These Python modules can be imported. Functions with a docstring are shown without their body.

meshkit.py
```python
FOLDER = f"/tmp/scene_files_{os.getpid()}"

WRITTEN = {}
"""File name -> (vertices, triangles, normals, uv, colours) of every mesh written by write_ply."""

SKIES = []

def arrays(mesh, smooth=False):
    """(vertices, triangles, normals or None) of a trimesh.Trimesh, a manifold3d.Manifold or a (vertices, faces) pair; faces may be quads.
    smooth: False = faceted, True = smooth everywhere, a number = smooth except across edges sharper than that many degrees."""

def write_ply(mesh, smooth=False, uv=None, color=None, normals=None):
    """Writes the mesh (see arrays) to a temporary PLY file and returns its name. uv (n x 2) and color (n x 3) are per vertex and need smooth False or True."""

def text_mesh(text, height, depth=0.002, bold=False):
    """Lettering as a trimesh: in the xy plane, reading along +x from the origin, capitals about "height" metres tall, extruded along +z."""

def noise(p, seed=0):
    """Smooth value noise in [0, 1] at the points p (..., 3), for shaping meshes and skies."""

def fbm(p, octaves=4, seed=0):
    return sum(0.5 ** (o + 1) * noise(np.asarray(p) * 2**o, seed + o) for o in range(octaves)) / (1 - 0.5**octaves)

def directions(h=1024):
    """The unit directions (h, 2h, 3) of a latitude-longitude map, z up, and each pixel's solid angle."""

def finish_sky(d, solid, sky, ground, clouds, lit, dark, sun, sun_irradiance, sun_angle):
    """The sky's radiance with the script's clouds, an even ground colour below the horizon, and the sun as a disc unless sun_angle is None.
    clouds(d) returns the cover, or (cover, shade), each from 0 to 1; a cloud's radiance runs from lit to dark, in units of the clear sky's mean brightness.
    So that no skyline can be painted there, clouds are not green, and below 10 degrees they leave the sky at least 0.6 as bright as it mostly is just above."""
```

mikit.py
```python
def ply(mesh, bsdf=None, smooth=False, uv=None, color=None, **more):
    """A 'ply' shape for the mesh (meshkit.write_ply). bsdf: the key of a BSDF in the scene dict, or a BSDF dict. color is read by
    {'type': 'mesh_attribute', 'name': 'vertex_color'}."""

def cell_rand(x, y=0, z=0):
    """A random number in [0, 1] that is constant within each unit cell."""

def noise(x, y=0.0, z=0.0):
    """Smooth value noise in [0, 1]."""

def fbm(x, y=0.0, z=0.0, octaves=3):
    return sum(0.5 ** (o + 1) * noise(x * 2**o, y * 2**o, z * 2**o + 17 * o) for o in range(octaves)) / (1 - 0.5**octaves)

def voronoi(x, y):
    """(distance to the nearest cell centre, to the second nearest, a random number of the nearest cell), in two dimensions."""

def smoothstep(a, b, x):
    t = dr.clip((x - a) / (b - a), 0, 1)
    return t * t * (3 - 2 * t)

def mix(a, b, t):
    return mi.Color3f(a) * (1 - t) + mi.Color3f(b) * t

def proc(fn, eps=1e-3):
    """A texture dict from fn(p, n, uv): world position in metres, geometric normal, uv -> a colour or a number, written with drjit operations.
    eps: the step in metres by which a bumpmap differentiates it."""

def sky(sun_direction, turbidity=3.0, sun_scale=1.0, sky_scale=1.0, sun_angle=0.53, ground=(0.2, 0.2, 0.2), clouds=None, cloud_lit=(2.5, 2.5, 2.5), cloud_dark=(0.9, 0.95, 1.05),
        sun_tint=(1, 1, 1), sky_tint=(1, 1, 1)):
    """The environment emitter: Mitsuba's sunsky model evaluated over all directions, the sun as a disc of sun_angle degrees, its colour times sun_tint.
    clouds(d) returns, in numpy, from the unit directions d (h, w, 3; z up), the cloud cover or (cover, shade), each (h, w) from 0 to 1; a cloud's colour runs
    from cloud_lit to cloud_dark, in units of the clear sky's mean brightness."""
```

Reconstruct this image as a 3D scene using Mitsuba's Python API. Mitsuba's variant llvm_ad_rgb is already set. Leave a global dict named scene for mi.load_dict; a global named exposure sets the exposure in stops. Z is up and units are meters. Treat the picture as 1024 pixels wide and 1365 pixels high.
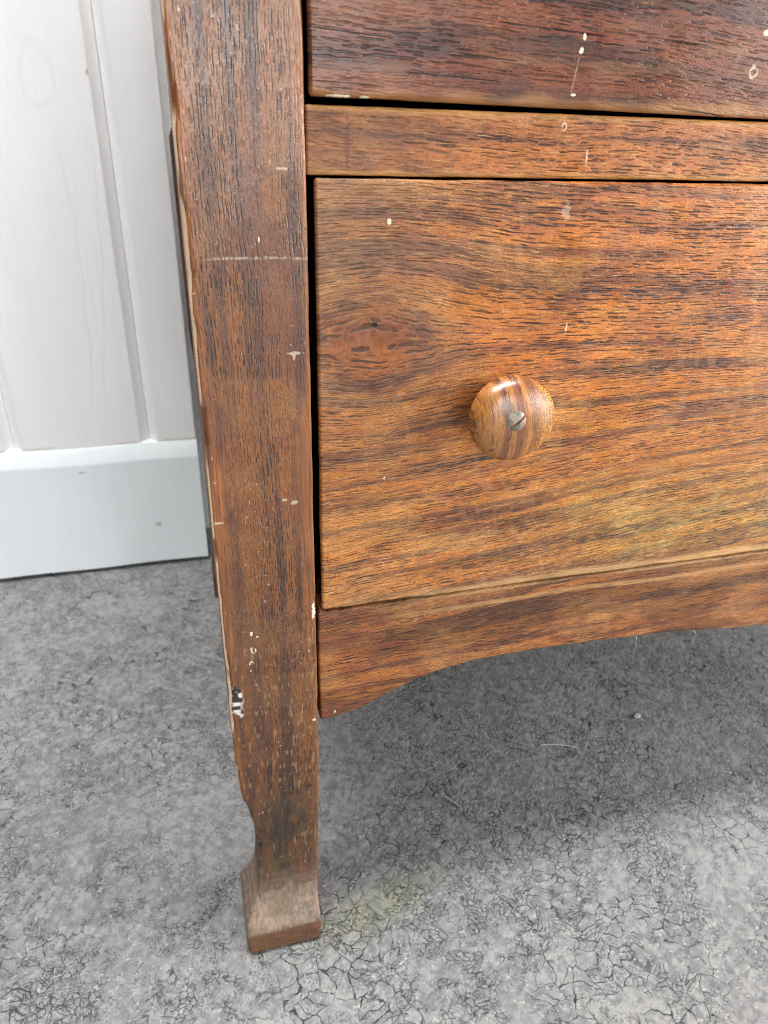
import math
import numpy as np
import drjit as dr
import mitsuba as mi
import trimesh
import mikit
import meshkit
from mikit import proc, noise, fbm, voronoi, cell_rand, smoothstep, mix, ply

rng = np.random.default_rng(11)
scene, labels = {}, {}
T = mi.ScalarTransform4f

# ------------------------------------------------------------------ camera, light, exposure
exposure = 0.78
CAM = np.array([-0.05654263, -0.32699864, 0.52090113])
FWD = np.array([0.24499987, 0.85186504, -0.46292658])
UP = np.array([0.10064964, 0.45255103, 0.88604019])
FOCUS_AT = np.array([0.05, 0.0, 0.36])
scene['camera'] = {
    'type': 'thinlens', 'fov': 2 * math.degrees(math.atan(512 / 959.2)), 'fov_axis': 'x',
    'aperture_radius': 0.0009, 'focus_distance': float((FOCUS_AT - CAM) @ FWD),
    'near_clip': 0.02, 'far_clip': 50.0,
    'to_world': T().look_at(origin=CAM.tolist(), target=(CAM + FWD).tolist(), up=UP.tolist()),
}


def lamp(key, centre, target, w, h, rgb, label, cat):
    scene[key] = {'type': 'rectangle',
                  'to_world': T().look_at(origin=centre, target=target, up=[0, 0.01, 1]) @ T().scale([w / 2, h / 2, 1]),
                  'bsdf': {'type': 'diffuse', 'reflectance': {'type': 'rgb', 'value': 0.5}},
                  'emitter': {'type': 'area', 'radiance': {'type': 'rgb', 'value': list(rgb)}}}
    labels[key] = {'label': label, 'category': cat}


lamp('ceiling_lamp', [-0.15, -0.17, 2.45], [-0.15, -0.15, 0.0], 1.9, 0.50, (16.5, 16.3, 15.9),
     'long white lamp on the ceiling above the front of the dresser', 'lamp')
lamp('window', [0.0, -2.6, 1.15], [0.0, 0.0, 0.6], 1.8, 1.6, (3.1, 3.1, 3.12),
     'bright window facing the front of the dresser', 'window')
lamp('window_001', [1.70, -0.80, 0.72], [0.1, 0.0, 0.40], 1.2, 0.9, (8.0, 7.9, 7.6),
     'bright side window to the right of the dresser', 'window')


# ------------------------------------------------------------------ helpers
def lin(h):
    c = np.array([int(h[i:i + 2], 16) for i in (0, 2, 4)]) / 255.0
    return mi.Color3f(*[float(x) for x in np.where(c < 0.04045, c / 12.92, ((c + 0.055) / 1.055) ** 2.4)])


def add(key, mesh, bsdf, smooth=35, **kw):
    scene[key] = ply(mesh, bsdf, smooth, **kw)


def tag(key, label, cat=None, group=None, kind=None):
    d = {'label': label}
    if cat: d['category'] = cat
    if group: d['group'] = group
    if kind: d['kind'] = kind
    labels[key] = d


def rough(v, amp, freq, seed=0):
    """Pushes points about with smooth noise: hand-worked, worn surfaces."""
    d = np.stack([meshkit.fbm(v * freq + 31.7 * k, octaves=3, seed=seed + k) for k in range(3)], 1)
    return v + (d - d.mean(0)) * amp


def loft(axis, ts, a0, a1, b0, b1, r, na=6, nb=6, arc=4):
    """A solid lofted along an axis ('x' or 'z'): at each t a rounded rectangle [a0,a1] x [b0,b1] with a radius per corner.
    axis z: a = x, b = y; axis x: a = y, b = z. r: (n, 4) radii of corners (a1b0... order: a0b0, a1b0, a1b1, a0b1)."""
    n = len(ts)
    f = lambda q: np.broadcast_to(np.asarray(q, float), (n,))
    a0, a1, b0, b1 = map(f, (a0, a1, b0, b1))
    r = np.broadcast_to(np.asarray(r, float), (n, 4)) if np.ndim(r) < 2 else np.asarray(r, float)
    rings = []
    for i in range(n):
        rr = np.minimum(r[i], 0.49 * min(a1[i] - a0[i], b1[i] - b0[i]))
        pts = []
        cs = [(a0[i] + rr[0], b0[i] + rr[0], math.pi, rr[0]), (a1[i] - rr[1], b0[i] + rr[1], 1.5 * math.pi, rr[1]),
              (a1[i] - rr[2], b1[i] - rr[2], 0.0, rr[2]), (a0[i] + rr[3], b1[i] - rr[3], 0.5 * math.pi, rr[3])]
        corner = [[(cx + q * math.cos(s + k * math.pi / 2 / arc), cy + q * math.sin(s + k * math.pi / 2 / arc)) for k in range(arc + 1)] for cx, cy, s, q in cs]
        for c in range(4):
            pts += corner[c]
            p, q = np.array(corner[c][-1]), np.array(corner[(c + 1) % 4][0])
            m = (na, nb)[c % 2]
            pts += [tuple(p + (q - p) * k / m) for k in range(1, m)]
        rings.append(np.array(pts))
    m = len(rings[0])
    V = np.zeros((n * m + 2, 3))
    for i in range(n):
        A, B = rings[i][:, 0], rings[i][:, 1]
        t = np.full(m, ts[i])
        V[i * m:(i + 1) * m] = np.stack([A, B, t], 1) if axis == 'z' else np.stack([t, A, B], 1)
    V[-2], V[-1] = V[:m].mean(0), V[(n - 1) * m:n * m].mean(0)
    F = []
    for i in range(n - 1):
        for j in range(m):
            k = (j + 1) % m
            F += [(i * m + j, i * m + k, (i + 1) * m + k), (i * m + j, (i + 1) * m + k, (i + 1) * m + j)]
    for j in range(m):
        k = (j + 1) % m
        F += [(n * m, k, j), (n * m + 1, (n - 1) * m + j, (n - 1) * m + k)]
    return trimesh.Trimesh(V, F, process=False)


def ends(t0, t1, step, r):
    """Stations along a loft with a few close ones at both ends, and how far each is pulled in to round the ends."""
    e = r * (1 - np.cos(np.linspace(0, math.pi / 2, 4)))
    ts = np.concatenate([t0 + e, np.arange(t0 + r + step, t1 - r - step / 2, step), t1 - e[::-1]])
    d = np.minimum(np.minimum(ts - t0, t1 - ts), r)
    return ts, r - np.sqrt(np.maximum(r * r - (r - d) ** 2, 0))


def worn_board(x0, x1, y0, y1, z0, z1, r=0.0015, step=0.004, amp=0.0006, seed=0, wear=0.0012):
    ts, pull = ends(x0, x1, step, r)
    h = (x1 - x0)
    if callable(z0): zz0 = np.array([z0(t) for t in ts])
    else: zz0 = np.full(len(ts), z0)
    zz1 = np.array([z1(t) for t in ts]) if callable(z1) else np.full(len(ts), z1)
    q = np.stack([ts * 60, ts * 0 + seed, ts * 0], 1)
    rr = np.stack([r + wear * np.clip(meshkit.fbm(q + 9.1 * k, octaves=3, seed=seed + k) - 0.45, 0, 1) * 3 for k in range(4)], 1)
    m = loft('x', ts, y0 + pull, y1 - pull, zz0 + pull, zz1 - pull, rr, na=5, nb=14)
    m.vertices = rough(m.vertices, amp, 45, seed)
    return m


# ------------------------------------------------------------------ wood
def S(*hs):
    return [lin(h) for h in hs]


def dash(u, v, length, width, seed, dens, thick=0.26):
    """Short dark strokes along u, one or none per cell of a random running bond: the open pores of oak."""
    r = v / width
    row = dr.floor(r)
    q = u / length + 57.0 * cell_rand(row, seed, 3)
    cell = dr.floor(q)
    a, b, c = cell_rand(cell, row, seed), cell_rand(cell, row, seed + 1), cell_rand(cell, row, seed + 2)
    du = dr.abs(q - cell - 0.5) / (0.16 + 0.32 * b)
    dv = dr.abs(r - row - 0.5 + 0.44 * (c - 0.5)) / (thick * (0.55 + 0.6 * a / dens))
    return (1 - smoothstep(0.55, 0.95, 0.35 * du + 0.62 * dv)) * (1 - smoothstep(0.8, 1.0, du)) * dr.select(a < dens, 1.0, 0.0)


def mark(x, z, cx, cz, rx, rz, wob=0.5):
    """A small ragged spot of old paint: 1 inside, 0 outside."""
    d = dr.sqrt(dr.square((x - cx) / rx) + dr.square((z - cz) / rz)) + wob * (noise(x * 900 + cx * 999, z * 900, 4.0) - 0.5)
    return 1 - smoothstep(0.8, 1.1, d)


def ring_mark(x, z, cx, cz, rx, rz):
    d = dr.sqrt(dr.square((x - cx) / rx) + dr.square((z - cz) / rz)) + 0.5 * (noise(x * 800, z * 800, 2.0) - 0.5)
    return smoothstep(0.45, 0.65, d) * (1 - smoothstep(0.95, 1.15, d)) * smoothstep(0.25, 0.5, noise(x * 500, z * 500, 8.0))


def grain(u, v, seed, k=1.25, w=1.0):
    """(pores, fine pores, bands, light fibres, grit): the pieces of a grain pattern along u; v runs across it and is already bent."""
    vv = v + 0.0022 * (fbm(u * 26, v * 40, seed, 2) - 0.5) + 0.0005 * (noise(u * 240, v * 160, seed + 2) - 0.5)
    bands = fbm(u * 9, vv * 210, seed + 5, 3)
    g = noise(u * 14, vv * 130, seed + 3)
    pores = dash(u, vv, 0.0190 * k, 0.0021 * w, seed, 0.74, 0.16)
    pores = dr.maximum(pores, dash(u + 0.31, vv + 0.0007, 0.0110 * k, 0.0017 * w, seed + 50, 0.34 + 0.30 * smoothstep(0.4, 0.6, g), 0.17))
    pores = pores * (0.35 + 0.65 * smoothstep(0.25, 0.55, 0.6 * g + 0.4 * noise(u * 7, vv * 28, seed + 8))) * (0.55 + 0.45 * smoothstep(0.25, 0.45, noise(u * 420, vv * 500, seed + 7)))
    fine = dash(u + 0.11, vv + 0.0003, 0.0058 * k, 0.00105 * w, seed + 70, 0.60, 0.24)
    light = dash(u + 0.7, vv + 0.0004, 0.0085 * k, 0.0013 * w, seed + 90, 0.34, 0.20)
    grit = noise(u * 1300, v * 2300, seed + 1)
    return pores, fine, bands, light, grit


def bend(x, z):
    """Grain of the lower drawer: flows round a knot near its left edge and climbs to the right low down."""
    dx, dz = x - 0.030, z - 0.436
    r2 = dr.square(dx * 0.85) + dr.square(dz)
    v = z + dz * (-0.00060) / (r2 + 0.00072) + 0.0035 * (fbm(x * 45, z * 45, 9.0, 2) - 0.5) * dr.exp(-r2 / 0.0012)
    v = v - 0.10 * x * (1 - smoothstep(0.33, 0.44, z)) + 0.010 * (fbm(x * 5.0, z * 9.0, 2.0, 2) - 0.5)
    return v


def drawer_height(x, v, seed):
    pores, fine, bands, light, grit = grain(x, v, seed)
    return 0.55 - 0.8 * pores - 0.35 * fine + 0.25 * light + 0.10 * bands + 0.10 * grit


def compose(x, z, u, v, seed, pal, pore_dark=0.34, purple=0.30, k=1.25, w=1.0):
    dark, mid, hot, pale, red = pal
    pores, fine, bands, light, grit = grain(u, v, seed, k, w)
    bx, bz = x + 0.012 * (noise(x * 70, z * 160, seed + 60) - 0.5), z + 0.008 * (noise(x * 70, z * 160, seed + 61) - 0.5)
    blot = fbm(bx * 38, bz * 48, seed + 40, 3)
    blot2 = fbm(bx * 80, bz * 110, seed + 44, 2)
    c = mix(mid, hot, smoothstep(0.35, 0.62, bands))
    c = mix(c, dark, 0.68 * smoothstep(0.50, 0.70, 1 - bands))
    c = mix(c, red, purple * smoothstep(0.50, 0.66, blot2) * smoothstep(0.4, 0.6, blot))
    c = mix(c, pale, 0.45 * light + 0.14 * smoothstep(0.55, 0.8, blot))
    worn = smoothstep(0.50, 0.70, fbm(bx * 24 + 7, bz * 60, seed + 80, 3))
    c = mix(c, pale, 0.22 * worn)
    c = c * (1 - (1 - pore_dark) * pores * (1 - 0.55 * worn)) * (1 - 0.42 * fine)
    tone = 0.70 + 0.50 * fbm(bx * 55 + 3, v * 160, seed + 33, 3)
    return c * tone * (0.70 + 0.56 * grit), pores


PAL_LOW = S('5c3521', '9a582d', 'b76d28', 'cd9c59', '783c2e')
PAL_TAN = S('70482f', 'a46b3f', 'b0703a', 'd0a76d', '864c3e')
PAL_TOP = S('381c12', '5c2a18', '70361b', '8e5935', '54221a')
PAL_RAIL = S('56311c', '8e522b', 'aa642c', 'cc9b5f', '783c2c')
PAL_LEG = S('452515', '6d4122', '7d4a1d', '90653c', '602f21')
PAL_APRON = S('54301f', '86502e', '985c2c', 'ba8a54', '75382d')
PAINT = lin('d2c5b0')


def lower_drawer_colour(p, n, uv):
    x, z = p.x, p.z
    v = bend(x, z)
    c, pores = compose(x, z, x, v, 1.0, PAL_LOW, 0.15, 0.42)
    ct, _ = compose(x, z, x, v, 1.0, PAL_TAN, 0.20)
    pale = 1 - smoothstep(0.30, 0.40, z + 0.05 * (noise(x * 9, z * 20, 3.0) - 0.5) - 0.12 * (x - 0.1))
    c = mix(c, ct, dr.maximum(pale, 0.35 * (1 - smoothstep(0.05, 0.16, x))))
    # greyer end by the leg; dark long streaks further right
    grey = (1 - smoothstep(0.02, 0.12, x + 0.08 * (fbm(x * 20, z * 30, 3.0, 2) - 0.5))) * smoothstep(0.32, 0.46, z)
    c = mix(c, lin('6f5645') * (0.45 + 0.9 * noise(x * 300, v * 1500, 6.0)), 0.50 * grey)
    st = smoothstep(0.68, 0.86, noise(x * 9.0 + 3.1, v * 130, 12.0)) * (0.35 + 0.65 * dash(x, v, 0.012, 0.0013, 31.0, 0.7, 0.4))
    c = mix(c, lin('2a2228'), 0.75 * st * smoothstep(0.02, 0.08, x))
    redm = smoothstep(0.385, 0.43, z + 0.04 * (fbm(x * 14, z * 20, 25.0, 2) - 0.5)) * smoothstep(0.05, 0.11, x)
    c = mix(c, c * mi.Color3f(1.0, 0.90, 0.80), 0.6 * redm)
    oli = smoothstep(0.09, 0.19, x + 0.05 * (fbm(x * 18, z * 30, 5.0, 2) - 0.5)) * (1 - smoothstep(0.315, 0.365, z + 0.03 * (fbm(x * 22, z * 40, 6.0, 2) - 0.5))) * smoothstep(0.286, 0.30, z)
    c = mix(c, c * mi.Color3f(1.0, 1.22, 1.02), 0.9 * oli)
    # knot
    dx, dz = x - 0.0295, z - 0.4425
    k = dr.sqrt(dr.square(dx * 0.9) + dr.square(dz + 0.008)) + 0.008 * (fbm(x * 90, z * 90, 7.0, 2) - 0.5)
    ring = smoothstep(0.014, 0.021, k) * (1 - smoothstep(0.023, 0.031, k))
    c = mix(c, lin('4a3029') * (0.5 + noise(x * 700, z * 900, 2.0)), 0.62 * ring * smoothstep(0.25, 0.6, fbm(x * 110, z * 420, 9.0, 2)))
    c = mix(c, c * mi.Color3f(0.80, 0.60, 0.55), 0.75 * (1 - smoothstep(0.010, 0.031, k)))
    c = mix(c, lin('1a1412'), mark(x, z, 0.0300, 0.4428, 0.0016, 0.0011, 1.4))
    # cross-lying ray flecks
    wx, wz = x + 0.004 * noise(x * 130, z * 130, 1.0), z + 0.004 * noise(x * 130, z * 130, 2.0)
    fleck = smoothstep(0.62, 0.85, noise(wx * 210 + 60 * wz, wz * 110, 15.0)) * smoothstep(0.04, 0.12, x) * smoothstep(0.4, 0.6, noise(x * 25, z * 25, 4.0))
    c = mix(c, lin('d0a070'), 0.16 * fleck * (0.4 + 0.6 * noise(x * 300, z * 2200, 3.0)))
    # old paint spots and bruises
    s = dr.maximum(mark(x, z, 0.0361, 0.4877, 0.0010, 0.0012), 0.85 * mark(x, z, 0.1303, 0.4379, 0.0004, 0.0030, 0.6))
    s = dr.maximum(s, 0.6 * mark(x, z, 0.0370, 0.3633, 0.0006, 0.0012))
    s = dr.maximum(s, 0.28 * mark(x, z, 0.1219, 0.4915, 0.0022, 0.0040, 0.9))
    c = mix(c, PAINT, s)
    # worn pale arris along the bottom
    low = 1 - smoothstep(0.0015, 0.006, z - 0.2858 + 0.003 * (noise(x * 50, z * 200, 5.0) - 0.5))
    c = mix(c, lin('caa271') * (0.7 + 0.5 * noise(x * 120, z * 2500, 2.0)), 0.60 * low * (0.15 + 0.85 * smoothstep(0.04, 0.10, x)))
    return dr.clip(c, 0.004, 0.85)


def lower_drawer_bump(p, n, uv):
    return drawer_height(p.x, bend(p.x, p.z), 1.0)


def upper_drawer_colour(p, n, uv):
    x, z = p.x, p.z
    v = z + 0.06 * x + 0.008 * (fbm(x * 6, z * 14, 4.0, 2) - 0.5)
    c, pores = compose(x, z, x, v, 3.0, PAL_TOP, 0.16, 0.4)
    c = mix(c, lin('8a5a38') * (0.6 + 0.6 * noise(x * 90, v * 1500, 3.0)), 0.45 * smoothstep(0.60, 0.78, fbm(x * 30, z * 140, 13.0, 3)))
    low = 1 - smoothstep(0.001, 0.006, z - 0.5335 + 0.004 * (noise(x * 60, 0.0, 5.0) - 0.5))
    c = mix(c, lin('a87748'), 0.55 * low)
    ck = dash(x, v, 0.060, 0.011, 22.0, 0.6, 0.035)
    c = mix(c, lin('120c0b'), 0.8 * ck)
    s = mark(x, z, 0.0, 0.0, 1e-4, 1e-4)
    for cx, cz, rx, rz in UP_MARKS: s = dr.maximum(s, mark(x, z, cx, cz, rx, rz, 0.7))
    s = dr.maximum(s, 0.55 * ring_mark(x, z, 0.2068, 0.5511, 0.0022, 0.0026))
    s = dr.maximum(s, 0.22 * mark(x - 0.12 * (z - 0.5500), z, 0.1175, 0.5455, 0.0004, 0.0070, 0.8))
    c = mix(c, PAINT, s)
    return dr.clip(c, 0.004, 0.85)


UP_MARKS = [(0.1192, 0.5600, 0.0008, 0.0016), (0.1186, 0.5552, 0.0011, 0.0014), (0.1176, 0.5388, 0.0012, 0.0006), (0.2089, 0.5661, 0.0016, 0.0013),
            (0.0140, 0.5348, 0.0055, 0.0006), (0.0240, 0.5346, 0.0022, 0.0005)]


def upper_drawer_bump(p, n, uv):
    x, z = p.x, p.z
    v = z + 0.06 * x + 0.008 * (fbm(x * 6, z * 14, 4.0, 2) - 0.5)
    ck = dash(x, v, 0.060, 0.011, 22.0, 0.6, 0.035)
    return drawer_height(x, v, 3.0) - 1.5 * ck


def rail_colour(p, n, uv):
    x, z = p.x, p.z
    v = z + 0.05 * x + 0.006 * (fbm(x * 9, z * 20, 14.0, 2) - 0.5)
    c, pores = compose(x, z, x, v, 6.0, PAL_RAIL, 0.18, 0.35)
    grey = 1 - smoothstep(0.01, 0.10, x + 0.06 * (fbm(x * 30, z * 30, 3.0, 2) - 0.5))
    c = mix(c, lin('5e463a') * (0.4 + noise(x * 250, v * 1500, 6.0)), 0.45 * grey)
    c = mix(c, lin('5a2a22'), 0.5 * mark(x, z, 0.0176, 0.517, 0.0012, 0.0100, 1.2))
    e = dr.minimum(z - 0.5062, 0.5310 - z) + 0.002 * (noise(x * 80, z * 90, 8.0) - 0.5)
    c = mix(c, lin('c79556') * (0.6 + 0.5 * noise(x * 160, z * 2500, 2.0)), 0.5 * (1 - smoothstep(0.0006, 0.0026, e)))
    s = 0.75 * ring_mark(x, z, 0.1163, 0.5268, 0.0013, 0.0016)
    s = dr.maximum(s, 0.6 * mark(x, z, 0.1295, 0.5152, 0.0005, 0.0030, 1.0))
    c = mix(c, PAINT, s)
    return dr.clip(c, 0.004, 0.85)


def rail_bump(p, n, uv):
    v = p.z + 0.05 * p.x + 0.006 * (fbm(p.x * 9, p.z * 20, 14.0, 2) - 0.5)
    return drawer_height(p.x, v, 6.0)


def apron_v(x, z):
    return z - 0.05 * x + 0.008 * (fbm(x * 6, z * 14, 24.0, 2) - 0.5)


def apron_colour(p, n, uv):
    x, z = p.x, p.z
    v = apron_v(x, z)
    c, pores = compose(x, z, x, v, 8.0, PAL_APRON, 0.16, 0.45)
    dk = smoothstep(0.56, 0.72, noise(x * 12 + 5.0, v * 85, 4.0))
    c = c * (1 - 0.42 * dk * (0.5 + 0.7 * noise(x * 90, v * 900, 5.0)))
    c = mix(c, lin('5e3330'), 0.35 * smoothstep(0.52, 0.7, noise(x * 20, v * 120, 2.0)) * (1 - smoothstep(0.0, 0.12, x)))
    l = dr.abs(z - 0.2742 + 0.0000 * x + 0.003 * (noise(x * 18, 0.0, 6.0) - 0.5))
    c = mix(c, lin('cba16a') * (0.6 + 0.6 * noise(x * 140, z * 2600, 2.0)), 0.42 * (1 - smoothstep(0.0006, 0.0024, l)) * smoothstep(0.02, 0.09, x))
    l = z - 0.2842 + 0.002 * (noise(x * 18, 0.0, 6.0) - 0.5)
    c = mix(c, lin('cfa873'), 0.40 * smoothstep(-0.003, -0.001, l) * smoothstep(0.04, 0.10, x))
    s = dr.maximum(mark(x, z, 0.0101, 0.2079, 0.0005, 0.0014, 0.5), 0.0)
    c = mix(c, PAINT, s)
    return dr.clip(c, 0.004, 0.85)


def apron_bump(p, n, uv):
    return drawer_height(p.x, apron_v(p.x, p.z), 8.0)


def leg_warp(x, z):
    return x + 0.03 * (z - 0.3) * 0.2 + 0.004 * (fbm(x * 20, z * 6, 5.0, 2) - 0.5)


LEG_MARKS = [(-0.0367, 0.2757, 0.0008, 0.0012), (-0.0335, 0.2730, 0.0007, 0.0005), (-0.0385, 0.2500, 0.0006, 0.0006),
             (-0.0030, 0.2052, 0.0009, 0.0008), (-0.0017, 0.2850, 0.0009, 0.0050), (-0.0213, 0.4804, 0.0004, 0.0012)]
FAINT_MARKS = [(-0.0070, 0.4310, 0.0030, 0.0008), (-0.0080, 0.4290, 0.0006, 0.0016), (-0.0104, 0.3540, 0.0020, 0.0010), (-0.0150, 0.3560, 0.0014, 0.0006), (-0.0490, 0.3466, 0.0022, 0.0006), (-0.0100, 0.5080, 0.0030, 0.0005)]


def leg_colour(p, n, uv):
    x, z, y = p.x, p.z, p.y
    v = leg_warp(x + 0.7 * (y + 0.0), z)
    c, pores = compose(x + y, z, z, v, 11.0, PAL_LEG, 0.12, 0.45, 0.72, 0.88)
    # worn warm arrises on both sides
    e = dr.minimum(x + 0.052, 0.0006 - x) + 0.010 * (fbm(x * 40, z * 16, 3.0, 2) - 0.5)
    warm = lin('9c5d28') * (0.45 + 0.9 * noise(x * 1600, z * 70, 9.0))
    c = mix(c, warm, 0.66 * (1 - smoothstep(0.003, 0.0095, e)))
    # amber and dark areas down the leg
    amb = smoothstep(0.48, 0.62, fbm(x * 34, z * 11, 8.0, 2)) * (1 - smoothstep(0.36, 0.47, z)) * smoothstep(0.27, 0.31, z)
    c = mix(c, lin('7d4a24') * (0.45 + 0.9 * noise(x * 1500, z * 60, 5.0)), 0.6 * amb)
    c = mix(c, lin('5a3025') * (0.5 + 0.8 * noise(x * 1500, z * 60, 15.0)), 0.45 * smoothstep(0.55, 0.7, fbm(x * 60, z * 20, 18.0, 2)) * smoothstep(0.2, 0.3, z))
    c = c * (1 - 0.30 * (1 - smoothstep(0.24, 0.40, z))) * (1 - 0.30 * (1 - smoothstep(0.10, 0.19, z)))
    # pale scuffs (worn fibre tips) on the lower half
    sc = smoothstep(0.74, 0.9, noise(x * 800, z * 170, 30.0)) * (1 - smoothstep(0.22, 0.33, z))
    c = mix(c, lin('a98a66'), 0.32 * sc)
    # grimy green-black patch above the foot
    gr = (0.45 + 0.55 * smoothstep(0.35, 0.6, noise(x * 700, z * 60, 17.0))) * (1 - smoothstep(0.2, 1.25, dr.sqrt(dr.square((x + 0.024) / 0.016) + dr.square((z - 0.110) / 0.045)) + 1.3 * (fbm(x * 260, z * 70, 6.0, 3) - 0.5)))
    c = mix(c, lin('221b11') * (0.5 + noise(x * 900, z * 250, 7.0)), 0.85 * gr)
    # a scratch right across, chips with old paint in them
    scr = (1 - smoothstep(0.0002, 0.0008, dr.abs(z - 0.4725 + 0.0016 * (noise(x * 60, 0.0, 2.0) - 0.5)))) * smoothstep(-0.046, -0.040, x) * (0.15 + 0.75 * smoothstep(0.35, 0.6, noise(x * 1300, z * 900, 2.0)))
    c = mix(c, lin('b09c86'), 0.7 * scr)
    s = mark(x, z, 0.0, 0.0, 1e-4, 1e-4)
    for cx, cz, rx, rz in LEG_MARKS: s = dr.maximum(s, mark(x, z, cx, cz, rx, rz, 0.9))
    for cx, cz, rx, rz in FAINT_MARKS: s = dr.maximum(s, 0.5 * mark(x, z, cx, cz, rx, rz, 1.1))
    s = dr.maximum(s, ring_mark(x, z, -0.0362, 0.2640, 0.0015, 0.0020))
    s = dr.maximum(s, ring_mark(x, z, -0.0375, 0.2552, 0.0015, 0.0015))
    s = dr.maximum(s, 0.5 * smoothstep(0.93, 0.97, noise(x * 1100, z * 800, 42.0)) * smoothstep(0.50, 0.6, noise(x * 40, z * 30, 3.0)))
    c = mix(c, PAINT, s)
    big = 1 - smoothstep(0.75, 1.05, dr.sqrt(dr.square((x + 0.0472) / 0.0036) + dr.square((z - 0.2290) / 0.0125)) + 0.7 * (fbm(x * 330, z * 330, 3.0, 2) - 0.5))
    inner = noise(x * 420, z * 330, 12.0)
    c = mix(c, mix(lin('241c18'), lin('c9c6c0'), smoothstep(0.28, 0.50, inner)), big)
    # foot: dusty worn top
    foot = (1 - smoothstep(0.074, 0.086, z)) * smoothstep(0.0, 0.25, n.z) 
    c = mix(c, lin('8a7868') * (0.25 + 0.55 * noise(x * 900, y * 700, 3.0) + 0.45 * noise(x * 300 + 5, z * 420, 6.0)), 0.68 * foot)
    fl = (1 - smoothstep(0.028, 0.034, z)) * (1 - smoothstep(0.0, 0.2, n.z))
    c = mix(c, lin('6f4526') * (0.25 + 0.95 * noise(x * 260, z * 1700, 5.0)), 0.75 * fl)
    c = mix(c, lin('4c4424'), 0.35 * smoothstep(0.6, 0.75, noise(x * 160, z * 160, 6.0)) * (1 - smoothstep(0.10, 0.17, z)))
    # bare wood along the left arris, its pale tone includes light off the white door
    bare_lit = smoothstep(0.45, 0.7, -n.x) * (1 - smoothstep(0.002, 0.004, y)) * smoothstep(0.18, 0.4, noise(z * 60, 1.0, 2.0)) * smoothstep(0.14, 0.2, z)
    c = mix(c, lin('dcbfa2'), 0.9 * bare_lit)
    return dr.clip(c, 0.004, 0.85)


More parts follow.
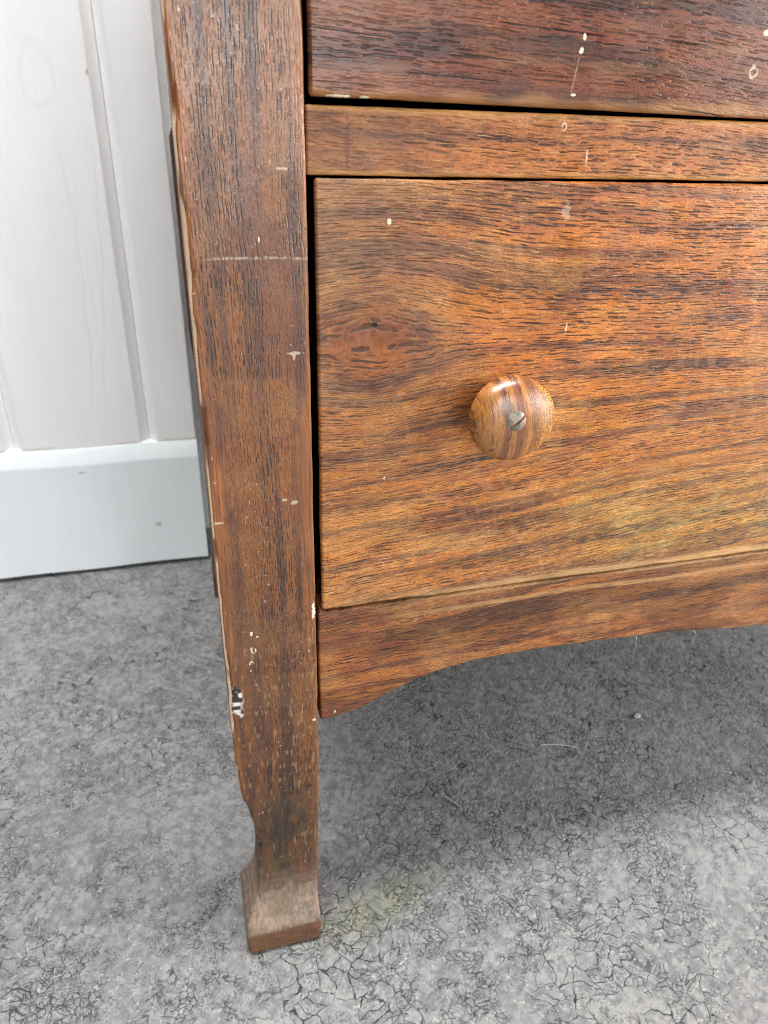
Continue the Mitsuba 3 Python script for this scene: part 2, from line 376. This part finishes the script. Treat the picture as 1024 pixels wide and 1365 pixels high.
def leg_bump(p, n, uv):
    x, z = p.x, p.z
    pores, fine, bands, light, grit = grain(z, leg_warp(x + 0.7 * p.y, z), 11.0, 0.72, 0.88)
    return 0.55 - 0.8 * pores - 0.3 * fine + 0.25 * light + 0.22 * grit


def gloss(seed, lo, hi):
    def f(p, n, uv):
        return lo + (hi - lo) * fbm(p.x * 55 + p.y * 40, p.z * 55, seed, 3)
    return f


def wood_bsdf(key, colour, bump, rfn, scale=0.00022, spec=0.5, eps=1.6e-4, coat=None):
    scene[key] = {'type': 'twosided', 'b': {'type': 'bumpmap', 'scale': scale, 't': proc(bump, eps),
                  'b': {'type': 'principled', 'base_color': proc(colour), 'roughness': proc(rfn), 'specular': spec, **({'clearcoat': proc(coat), 'clearcoat_gloss': 0.55} if coat else {})}}}


def varnish(p, n, uv):
    """Old varnish, kept on the upper parts near the corner and worn off lower down and to the right."""
    return smoothstep(0.44, 0.56, p.z + 0.06 * (fbm(p.x * 40, p.z * 30, 6.0, 3) - 0.5) - 0.35 * dr.maximum(p.x, 0.0)) * (0.5 + 0.5 * noise(p.x * 400, p.z * 400, 3.0))


wood_bsdf('lower_drawer_oak', lower_drawer_colour, lower_drawer_bump, gloss(1.0, 0.22, 0.62))
wood_bsdf('upper_drawer_oak', upper_drawer_colour, upper_drawer_bump, gloss(2.0, 0.24, 0.46), scale=0.00016, spec=0.45, coat=varnish)
wood_bsdf('rail_oak', rail_colour, rail_bump, gloss(3.0, 0.25, 0.65))
wood_bsdf('apron_oak', apron_colour, apron_bump, gloss(4.0, 0.35, 0.75))
def leg_rough(p, n, uv):
    return 0.30 + 0.22 * fbm(p.x * 70, p.z * 40, 5.0, 3) + 0.20 * (1 - smoothstep(0.36, 0.52, p.z))


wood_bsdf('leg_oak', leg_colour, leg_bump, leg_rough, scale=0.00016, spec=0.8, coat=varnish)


def plain_colour(p, n, uv):
    g = noise((p.x + p.y) * 900, p.z * 30, 2.0)
    return mix(lin('2c1a10'), lin('5a3822'), g)


scene['dark_oak'] = {'type': 'twosided', 'b': {'type': 'principled', 'base_color': proc(plain_colour), 'roughness': 0.5, 'specular': 0.5}}
def side_rough(p, n, uv):
    return 0.55 - 0.40 * dr.maximum(smoothstep(0.50, 0.54, p.z), 1 - smoothstep(0.22, 0.38, p.z))
scene['side_oak'] = {'type': 'twosided', 'b': {'type': 'principled', 'base_color': proc(plain_colour), 'roughness': proc(side_rough), 'specular': 0.6}}

# ------------------------------------------------------------------ floor
def floor_uv(p):
    x, y = p.x, p.y
    a, b = fbm(x * 60, y * 60, 1.0, 4) - 0.5, fbm(x * 60, y * 60, 5.0, 4) - 0.5
    return x + 0.016 * a, y + 0.016 * b


def cracks(x, y):
    """Branching cracks: the borders of torn cells, kept only in places, in two sizes."""
    a1, a2, w = voronoi(x * 80, y * 96)
    b1, b2, w2 = voronoi(x * 225 + 7, y * 255)
    g1 = smoothstep(0.24, 0.50, noise(x * 48, y * 48, 9.0)) * (0.35 + 0.65 * smoothstep(0.25, 0.50, noise(x * 10, y * 10, 4.0)))
    g2 = smoothstep(0.42, 0.62, noise(x * 110, y * 110, 19.0)) * smoothstep(0.35, 0.6, noise(x * 22, y * 22, 24.0))
    wid = 0.022 + 0.075 * noise(x * 260, y * 260, 3.0)
    k1 = (1 - smoothstep(0.3 * wid, wid, a2 - a1)) * g1
    k2 = (1 - smoothstep(0.04, 0.17, b2 - b1)) * g2
    return dr.maximum(k1, 0.8 * k2), b1


def floor_grit(p):
    return fbm(p.x * 230, p.y * 230, 6.0, 4), noise(p.x * 900, p.y * 900, 8.0)


def floor_colour(p, n, uv):
    x, y = floor_uv(p)
    k, cell = cracks(x, y)
    mott, fine = floor_grit(p)
    m = fbm(p.x * 11, p.y * 11, 2.0, 4)
    c = mix(lin('727273'), lin('8e8e8e'), smoothstep(0.25, 0.75, 0.25 * m + 0.75 * mott))
    c = mix(c, lin('505052'), 0.28 * smoothstep(0.52, 0.72, fbm(x * 190, y * 190, 33.0, 3)))
    pit = smoothstep(0.62, 0.80, fine) * smoothstep(0.45, 0.62, fbm(p.x * 60, p.y * 60, 28.0, 3))
    c = c * (1 - 0.45 * pit) * (0.90 + 0.2 * noise(p.x * 1600, p.y * 1600, 3.0))
    c = mix(c, lin('1a1a1b'), 0.88 * k)
    c = mix(c, lin('b8b8b6'), 0.5 * smoothstep(0.86, 0.94, noise(p.x * 620, p.y * 620, 18.0)))
    # faint pale scuffs dragged across
    sx = 0.8 * p.x - 0.6 * p.y; sy = 0.6 * p.x + 0.8 * p.y
    c = mix(c, lin('a8a8a7'), 0.20 * smoothstep(0.80, 0.92, noise(sx * 12, sy * 330, 5.0)) * smoothstep(0.5, 0.7, noise(p.x * 6, p.y * 6, 7.0)))
    # mossy stain beside the foot
    st = 1 - smoothstep(0.35, 1.15, dr.sqrt(dr.square((p.x - 0.042) / 0.055) + dr.square((p.y - 0.005 - 0.25 * (p.x - 0.04)) / 0.021)) + 0.7 * (fbm(p.x * 60, p.y * 60, 3.0, 2) - 0.5))
    c = mix(c, c * mi.Color3f(0.86, 0.88, 0.58), 0.85 * st * (0.35 + 0.65 * mott))
    return dr.clip(c, 0.01, 0.8)


def floor_bump(p, n, uv):
    x, y = floor_uv(p)
    k, cell = cracks(x, y)
    mott, fine = floor_grit(p)
    return 0.6 - 0.8 * k + 1.0 * mott + 0.25 * fine - 0.45 * cell + 0.8 * fbm(x * 75, y * 75, 41.0, 2)


scene['floor_vinyl'] = {'type': 'twosided', 'b': {'type': 'bumpmap', 'scale': 0.00075, 't': proc(floor_bump, 4e-4),
                        'b': {'type': 'principled', 'base_color': proc(floor_colour), 'roughness': 0.55, 'specular': 0.4}}}
add('floor', trimesh.Trimesh([[-4, -4, 0], [4, -4, 0], [4, 4, 0], [-4, 4, 0]], [[0, 1, 2], [0, 2, 3]], process=False), 'floor_vinyl', False)
labels['floor'] = {'kind': 'structure', 'label': 'grey cracked and mottled floor'}

# ------------------------------------------------------------------ dresser
X1 = 0.74          # right end of the drawers, outside the frame
FRONT_GAP = 0.0032

# front left leg: straight post that narrows at an ankle and flares into a small pad foot
zs = np.concatenate([np.linspace(0.0, 0.004, 3), np.linspace(0.007, 0.20, 84), np.arange(0.203, 0.742, 0.003)])
def curve(z, pts):
    a = np.array(pts)
    from scipy.interpolate import PchipInterpolator
    return PchipInterpolator(a[:, 0], a[:, 1])(np.clip(z, a[0, 0], a[-1, 0]))
xl = curve(zs, [(0, -.0525), (.003, -.0550), (.022, -.0558), (.0245, -.0553), (.034, -.0500), (.048, -.0445), (.070, -.0425), (.088, -.0422), (.110, -.0430), (.125, -.0455), (.145, -.0492), (.165, -.0512), (.19, -.0520), (.74, -.0520)])
xr = curve(zs, [(0, -.0075), (.003, -.0045), (.022, -.0030), (.0245, -.0032), (.035, -.0028), (.06, -.0012), (.10, -.0006), (.74, -.0002)])
yf = curve(zs, [(0, -.0055), (.003, -.0085), (.022, -.0092), (.0245, -.0085), (.034, .0035), (.044, .0080), (.07, .0100), (.088, .0098), (.11, .0075), (.145, .0025), (.19, .0), (.74, .0)])
yb = curve(zs, [(0, .0430), (.022, .0440), (.0245, .0435), (.045, .040), (.085, .038), (.12, .040), (.19, .046), (.74, .046)])
q = np.stack([zs * 45, zs * 0, zs * 0], 1)
chip = np.clip(meshkit.fbm(q, octaves=4, seed=3) - 0.48, 0, 1) * 0.010
rr = np.stack([0.0020 + chip, np.full(len(zs), 0.0014) + 0.5 * chip[::-1], np.full(len(zs), .003), np.full(len(zs), .003)], 1)
leg = loft('z', zs, xl, xr, yf, yb, rr, na=12, nb=10, arc=5)
leg.vertices = rough(leg.vertices, 0.0006, 38, 5)
leg.vertices[:, 2] = np.maximum(leg.vertices[:, 2], 0.0)
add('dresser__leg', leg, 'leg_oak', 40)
tag('dresser__leg', 'front left leg with worn paint flecks and a small flared foot')

# right front leg mirrored, and rear legs (mostly hidden)
def post(x0, x1, y0, y1):
    z = np.concatenate([np.linspace(0.0, 0.006, 3), np.linspace(0.02, 0.74, 40)])
    return loft('z', z, x0, x1, y0, y1, 0.002, na=3, nb=3)
W2 = X1 + 0.003
m = leg.copy(); m.vertices[:, 0] = W2 - m.vertices[:, 0]; m.faces = m.faces[:, ::-1]
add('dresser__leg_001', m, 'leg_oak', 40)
zr = np.concatenate([np.linspace(0.0, 0.05, 8), np.linspace(0.06, 0.74, 110)])
rear = loft('z', zr, curve(zr, [(0, -.0503), (.026, -.0506), (.04, -.0480), (.29, -.0472), (.33, -.0497), (.515, -.0502), (.530, -.0440), (.74, -.0440)]), -0.012, 0.452, 0.495, 0.002, na=3, nb=3)
add('dresser__leg_002', rear, 'dark_oak', 40)
tag('dresser__leg_002', 'dark rear left leg, just showing past the front leg')
add('dresser__leg_003', post(W2 + 0.012, W2 + 0.0525, 0.452, 0.495), 'dark_oak', 40)

def slab(x0, x1, y0, y1, z0, z1):
    return trimesh.creation.box(bounds=[[x0, y0, z0], [x1, y1, z1]])

add('dresser__side_panel', slab(-0.0430, -0.030, 0.0462, 0.4518, 0.235, 0.738), 'side_oak', False)
add('dresser__side_panel_001', slab(W2 + 0.030, W2 + 0.0485, 0.0462, 0.4518, 0.235, 0.738), 'side_oak', False)
add('dresser__back_panel', slab(-0.0118, W2 + 0.0118, 0.470, 0.482, 0.235, 0.738), 'dark_oak', False)
add('dresser__bottom_board', slab(-0.029, W2 + 0.029, 0.047, 0.469, 0.262, 0.276), 'dark_oak', False)
add('dresser__divider', slab(0.0, W2, 0.034, 0.469, 0.512, 0.524), 'dark_oak', False)
add('dresser__top_board', worn_board(-0.060, W2 + 0.060, -0.004, 0.505, 0.7415, 0.762, 0.003, 0.02), 'rail_oak', 35)

# rail between the drawers, set back a little from the leg
add('dresser__rail', worn_board(0.0002, X1 + 0.002, 0.0016, 0.034, 0.5056, 0.5315, 0.0012, 0.004, 0.0006, 21, 0.0008), 'rail_oak', 35)
# drawers: fronts with the box behind
add('dresser__drawer', worn_board(0.0018, X1, -0.0010, 0.0050, lambda x: 0.5345 - 0.0058 * max(0.0, min(1.0, x / 0.24)) * 0.35, 0.735, 0.0014, 0.004, 0.0007, 31, 0.0012), 'upper_drawer_oak', 35)
tag('dresser__drawer', 'dark reddish upper drawer front with white paint drips')
add('dresser__drawer_001', worn_board(0.0034, X1, -0.0002, 0.0050, 0.2850, 0.5045, 0.0013, 0.004, 0.0008, 41, 0.0010), 'lower_drawer_oak', 35)
tag('dresser__drawer_001', 'orange brown lower drawer front with a knot near its left edge')
add('dresser__drawer_001__drawer_box', slab(0.012, X1 - 0.01, 0.0048, 0.43, 0.2885, 0.499), 'dark_oak', False)
add('dresser__drawer__drawer_box', slab(0.012, X1 - 0.01, 0.0048, 0.43, 0.540, 0.72), 'dark_oak', False)

# shaped apron under the lower drawer
ap = [(0.0, .2015), (.012, .2030), (.025, .2065), (.0447, .2155), (.065, .2236), (.0879, .2288), (.11, .2306), (.1338, .2311), (.1877, .2300), (.2456, .2264), (.3239, .2190), (.37, .2165)]
apx = np.array(ap)
def ap_low(x):
    x = min(max(x, 0.0), X1); x = min(x, X1 - x)
    return float(curve(np.array([x]), ap)[0])
apron = worn_board(0.0012, X1 + 0.001, 0.0010, 0.0215, ap_low, 0.2829, 0.0012, 0.003, 0.0007, 51, 0.0012)
add('dresser__apron', apron, 'apron_oak', 35)
tag('dresser__apron', 'arched apron board below the lower drawer')

# knob, turned from one piece of oak, with a slotted screw in its face
def turned(profile, n=72):
    pr = np.array(profile)
    m = trimesh.creation.revolve(pr, sections=n)
    m.merge_vertices()
    return m

from scipy.interpolate import PchipInterpolator
def knob_mesh():
    pts = np.array([(0.0, -.0010), (.0090, -.0010), (.0088, .004), (.0094, .0095), (.0125, .0130), (.0175, .0145), (.0199, .0158), (.0208, .0178), (.0206, .0202), (.0192, .0236), (.0160, .0266), (.0112, .0288), (.0058, .0299), (0.0, .0302)])
    s = np.concatenate([[0], np.cumsum(np.linalg.norm(np.diff(pts, axis=0), axis=1))])
    ss = np.linspace(0, s[-1], 70)
    pr = np.stack([PchipInterpolator(s, pts[:, 0])(ss), PchipInterpolator(s, pts[:, 1])(ss)], 1)
    pr[:, 0] = np.maximum(pr[:, 0], 0)
    pr *= [1.06, 1.03]
    m = turned(pr, 96)
    v = m.vertices
    # axis z -> -y
    v = np.stack([v[:, 0], -v[:, 2], v[:, 1]], 1)
    ang = np.arctan2(v[:, 2], v[:, 0]); rad = np.hypot(v[:, 0], v[:, 2])
    v[:, [0, 2]] *= (1 + 0.025 * np.cos(2 * ang + 0.9) + 0.012 * np.cos(3 * ang))[:, None]
    v = rough(v, 0.0009, 60, 61)
    m = trimesh.Trimesh(v, m.faces, process=False)
    m.fix_normals()
    return m
KX, KZ = 0.0962, 0.3988
knob = knob_mesh(); knob.apply_translation([KX, 0, KZ])


def knob_grain(p):
    x, z = p.x - KX, p.z - KZ
    v = x + 0.12 * z + 5.0 * z * z * dr.select(x > 0, 1.0, 0.3) + 0.002 * (fbm(x * 90, z * 40, 4.0, 2) - 0.5)
    seam = smoothstep(0.60, 0.72, noise(v * 330, 3.0, 8.0))
    zip_ = dash(v, z + 0.4 * v, 0.0022, 0.0011, 3.0, 0.8, 0.30) * seam
    vein = dr.maximum(dash(z, v, 0.014, 0.0022, 9.0, 0.6, 0.16), 0.7 * dash(z + 0.3, v, 0.007, 0.0013, 19.0, 0.5, 0.2))
    return x, z, v, zip_, vein


def knob_colour(p, n, uv):
    x, z, v, zip_, vein = knob_grain(p)
    band = fbm(v * 260, z * 6, 3.0, 3)
    c = mix(lin('96592e'), lin('c07f3e'), smoothstep(0.35, 0.65, band))
    c = mix(c, lin('cf8a22'), 0.75 * smoothstep(0.004, 0.014, x + 0.004 * (noise(x * 100, z * 60, 1.0) - 0.5)))
    c = mix(c, lin('6a3f28'), 0.30 * smoothstep(0.55, 0.75, 1 - band))
    c = 0.72 * c * (1 - 0.8 * zip_) * (1 - 0.50 * vein)
    c = mix(c, lin('4a2c18'), 0.8 * mark(x, z, -0.0125, -0.0135, 0.0012, 0.0012, 1.2))
    d = dr.sqrt(dr.square((x + 0.0075) / 0.0042) + dr.square((z - 0.0085) / 0.0042)) + 0.6 * (noise(x * 500, z * 500, 1.0) - 0.5)
    c = mix(c, lin('4a2a18'), 0.65 * (1 - smoothstep(0.7, 1.0, d)))
    return dr.clip(c * (0.8 + 0.4 * noise(x * 1500, z * 900, 2.0)), 0.004, 0.85)


def knob_bump(p, n, uv):
    x, z, v, zip_, vein = knob_grain(p)
    return 0.5 - 0.12 * zip_ - 0.5 * vein + 0.15 * noise(x * 900, z * 900, 3.0)


wood_bsdf('knob_oak', knob_colour, knob_bump, lambda p, n, uv: 0.29 + 0.18 * smoothstep(-0.002, 0.012, p.x - KX) + 0.06 * noise(p.x * 200, p.z * 200, 1.0), 0.00007, 0.9, coat=lambda p, n, uv: 0.3 + 0.7 * smoothstep(0.012, -0.004, p.x - KX + 0.004 * noise(p.x * 200, p.z * 200, 1.0)))
add('dresser__knob', knob, 'knob_oak', 60)
tag('dresser__knob', 'round turned knob with a screw in its middle')

import manifold3d as m3
def screw():
    sph = m3.Manifold.sphere(0.0068, 64).translate([0, 0, -0.0048])
    body = sph ^ m3.Manifold.cylinder(0.004, 0.0050, 0.0050, 64).translate([0, 0, -0.0012])
    slot = m3.Manifold.cube([0.012, 0.0011, 0.0016], True).translate([0, 0, 0.0016])
    s = (body - slot).to_mesh()
    v = s.vert_properties[:, :3]
    a = math.radians(38)
    v = v @ np.array([[math.cos(a), math.sin(a), 0], [-math.sin(a), math.cos(a), 0], [0, 0, 1]])
    v = np.stack([v[:, 0], -v[:, 2], v[:, 1]], 1)
    m = trimesh.Trimesh(v, s.tri_verts, process=False); m.fix_normals()
    return m
sc = screw(); sc.apply_scale(1.28); sc.apply_translation([KX - 0.0024, -0.0298, KZ + 0.0026])


def screw_colour(p, n, uv):
    return mix(lin('5a5048'), lin('b8aea2'), fbm(p.x * 500, p.z * 500, 2.0, 3))


scene['screw_metal'] = {'type': 'principled', 'base_color': proc(screw_colour), 'roughness': 0.5, 'metallic': 0.6, 'specular': 0.5}
add('dresser__knob__screw', sc, 'screw_metal', 30)
tag('dresser__knob__screw', 'dull grey slotted screw head')

tag('dresser', 'old worn oak dresser standing on the grey floor, front left leg and drawers in view', 'dresser')

# ------------------------------------------------------------------ white boarded door leaning behind
PY = 0.5557


def white_colour(p, n, uv):
    x, z = p.x, p.z
    base = mix(lin('dadada'), lin('e7e7e7'), fbm(x * 14, z * 3, 2.0, 3))
    gr = dr.abs(dr.sin((x + 0.010 * fbm(x * 12, z * 3.5, 5.0, 2)) * 330 + 6 * fbm(x * 9, z * 2.5, 7.0, 2)))
    base = mix(base, lin('c4c4c6'), 0.16 * (1 - smoothstep(0.0, 0.16, gr)) * smoothstep(0.4, 0.7, noise(x * 20, z * 7, 3.0)))
    l1 = dr.abs(x + 0.1655 + 0.012 * dr.sin(z * 9.0 + 1.0) + 0.004 * noise(z * 30, 0.0, 1.0))
    l2 = dr.abs(x + 0.1425 + 0.016 * dr.sin(z * 8.0 + 0.6) + 0.003 * noise(z * 30, 3.0, 1.0))
    band = smoothstep(0.20, 0.26, z) * (1 - smoothstep(0.46, 0.56, z))
    base = mix(base, lin('8e8e92'), 0.10 * band * dr.maximum(1 - smoothstep(0.0003, 0.0020, l1), 1 - smoothstep(0.0003, 0.0020, l2)))
    k = dr.sqrt(dr.square((x + 0.1700) / 0.016) + dr.square((z - 0.565) / 0.030)) + 0.25 * (noise(x * 60, z * 50, 2.0) - 0.5)
    base = mix(base, lin('a9a9ac'), 0.09 * smoothstep(0.7, 0.95, k) * (1 - smoothstep(0.95, 1.08, k)))
    s = dr.maximum(mark(x, z, -0.1935, 0.1440, 0.004, 0.0012, 1.0), mark(x, z, -0.112, 0.0620, 0.004, 0.0028, 1.3))
    s = dr.maximum(s, mark(x, z, -0.122, 0.570, 0.0020, 0.0025, 1.0))
    base = mix(base, lin('b9b2a4'), 0.55 * (1 - smoothstep(0.0004, 0.0030, dr.abs(z - 0.1758))) * smoothstep(0.3, 0.6, noise(x * 60, 0.0, 3.0)))
    base = base * (0.965 + 0.035 * noise(x * 700, z * 9, 5.0))
    base = mix(base, lin('8a7a66'), 0.6 * s)
    return base


def rail_cool_light_colour(p, n, uv):
    return mi.Color3f(white_colour(p, n, uv)) * mi.Color3f(0.93, 1.00, 1.03)  # same white as the planks, cool light on the rail tinted into the colour


def white_bump(p, n, uv):
    return fbm(p.x * 160, p.z * 40, 2.0, 3) + 0.35 * noise(p.x * 800, p.z * 14, 3.0)


for nm, fn in (('white_paint', white_colour), ('white_paint_cool_light', rail_cool_light_colour)):
    scene[nm] = {'type': 'twosided', 'b': {'type': 'bumpmap', 'scale': 0.0004, 't': proc(white_bump, 1e-3),
                 'b': {'type': 'principled', 'base_color': proc(fn), 'roughness': 0.42, 'specular': 0.5}}}


def strip(pts, z0, z1, nz=2):
    """A board: its cross-section (x, depth towards the viewer) extruded upwards."""
    import shapely.geometry as sg
    poly = sg.Polygon([(x, PY - d) for x, d in pts]).buffer(0)
    m = trimesh.creation.extrude_polygon(poly, z1 - z0)
    m.apply_translation([0, 0, z0])
    return m


def plank(xl, xr, left=True, right=True):
    """A board whose long edges are planed to a slope, so that two of them meet in a V groove."""
    w, d = 0.0112, 0.0095
    pts = [(xl, -0.020), (xr, -0.020)]
    pts += [(xr, -d), (xr - w + 0.0012, -0.0006), (xr - w, 0.0)] if right else [(xr, -0.0012), (xr - 0.0012, 0.0)]
    pts += [(xl + w, 0.0), (xl + w - 0.0012, -0.0006), (xl, -d)] if left else [(xl + 0.0012, 0.0), (xl, -0.0012)]
    return strip(pts, 0.150, 0.95)


add('wall', slab(-1.6, 2.2, 0.640, 0.740, -0.02, 1.3), 'white_paint', False)
labels['wall'] = {'kind': 'structure', 'label': 'plain white wall behind the dresser'}
B = 'cupboard_door'
edges = [(-0.4310, -0.2663), (-0.2657, -0.1103), (-0.1097, -0.0535)]
for i, (a, b) in enumerate(edges):
    add(f'{B}__plank' + ('' if i == 0 else f'_{i:03d}'), plank(a, b, True, i < 2), 'white_paint', 30)


def bottom_rail():
    pr = [(0.0, -0.020), (0.012, -0.020), (0.0135, -0.0185)]
    z0 = 0.0055
    sec = [(-0.030, z0), (0.0065, z0), (0.0080, z0 + 0.0015), (0.0080, 0.1520), (0.0074, 0.1560), (0.0030, 0.1700), (-0.0004, 0.1745), (-0.030, 0.1745)]
    n = 60
    xs = np.linspace(-0.62, -0.0532, n)
    V = np.array([[x, PY - d, z] for x in xs for d, z in sec]); m = len(sec)
    V[:, 2] += 0.0006 * np.sin(V[:, 0] * 40)
    F = []
    for i in range(n - 1):
        for j in range(m):
            k = (j + 1) % m
            F += [(i * m + j, i * m + k, (i + 1) * m + k), (i * m + j, (i + 1) * m + k, (i + 1) * m + j)]
    for e in (0, n - 1):
        F += [(e * m, e * m + j, e * m + j + 1) for j in range(1, m - 1)]
    t = trimesh.Trimesh(V, F, process=False); t.fix_normals()
    return t


add(f'{B}__bottom_rail', bottom_rail(), 'white_paint_cool_light', 25)
tag(B, 'white painted boarded door standing on the floor behind the dresser leg', 'door')

# ------------------------------------------------------------------ bits on the floor
scene['pale_fibre'] = {'type': 'diffuse', 'reflectance': {'type': 'rgb', 'value': [0.5, 0.49, 0.47]}}


def thread(pts, r):
    pts = np.array(pts, float)
    s = np.linspace(0, 1, len(pts)); ss = np.linspace(0, 1, 18)
    c = np.stack([PchipInterpolator(s, pts[:, k])(ss) for k in range(3)], 1)
    import shapely.geometry as sg
    return trimesh.creation.sweep_polygon(sg.Point(0, 0).buffer(r, 3), c)


for i, (a, b, lab) in enumerate([
    (((0.238, 0.125, .0012), (0.255, 0.121, .002), (0.272, 0.113, .0012)), 0.00045, 'longer white lint thread on the floor under the apron'),
    (((0.125, 0.094, .0010), (0.130, 0.086, .0015), (0.136, 0.077, .0010)), 0.0004, 'shorter white lint thread on the floor nearer the foot'),
    (((0.2160, 0.0006, .2285), (0.2150, -0.0010, .2240), (0.2165, -0.0005, .2195), (0.2150, 0.0, .2160)), 0.00011, 'pale fibre hanging from the apron edge, left of two'),
    (((0.2600, 0.0006, .2265), (0.2625, -0.0010, .2230), (0.2615, -0.0005, .2180), (0.2630, 0.0, .2150)), 0.00011, 'pale fibre hanging from the apron edge, right of two')]):
    k = 'lint_thread' + ('' if i == 0 else f'_{i:03d}')
    add(k, thread(a, b), 'pale_fibre', 60)
    tag(k, lab, 'lint')
cr = trimesh.creation.icosphere(subdivisions=2, radius=0.0028); cr.vertices = rough(cr.vertices, 0.003, 300, 2) * [1.2, 1, 0.7]; cr.apply_translation([0.352, 0.137, 0.0022])
add('crumb', cr, 'pale_fibre', 60)
tag('crumb', 'small white crumb on the dark floor under the apron', 'crumb')
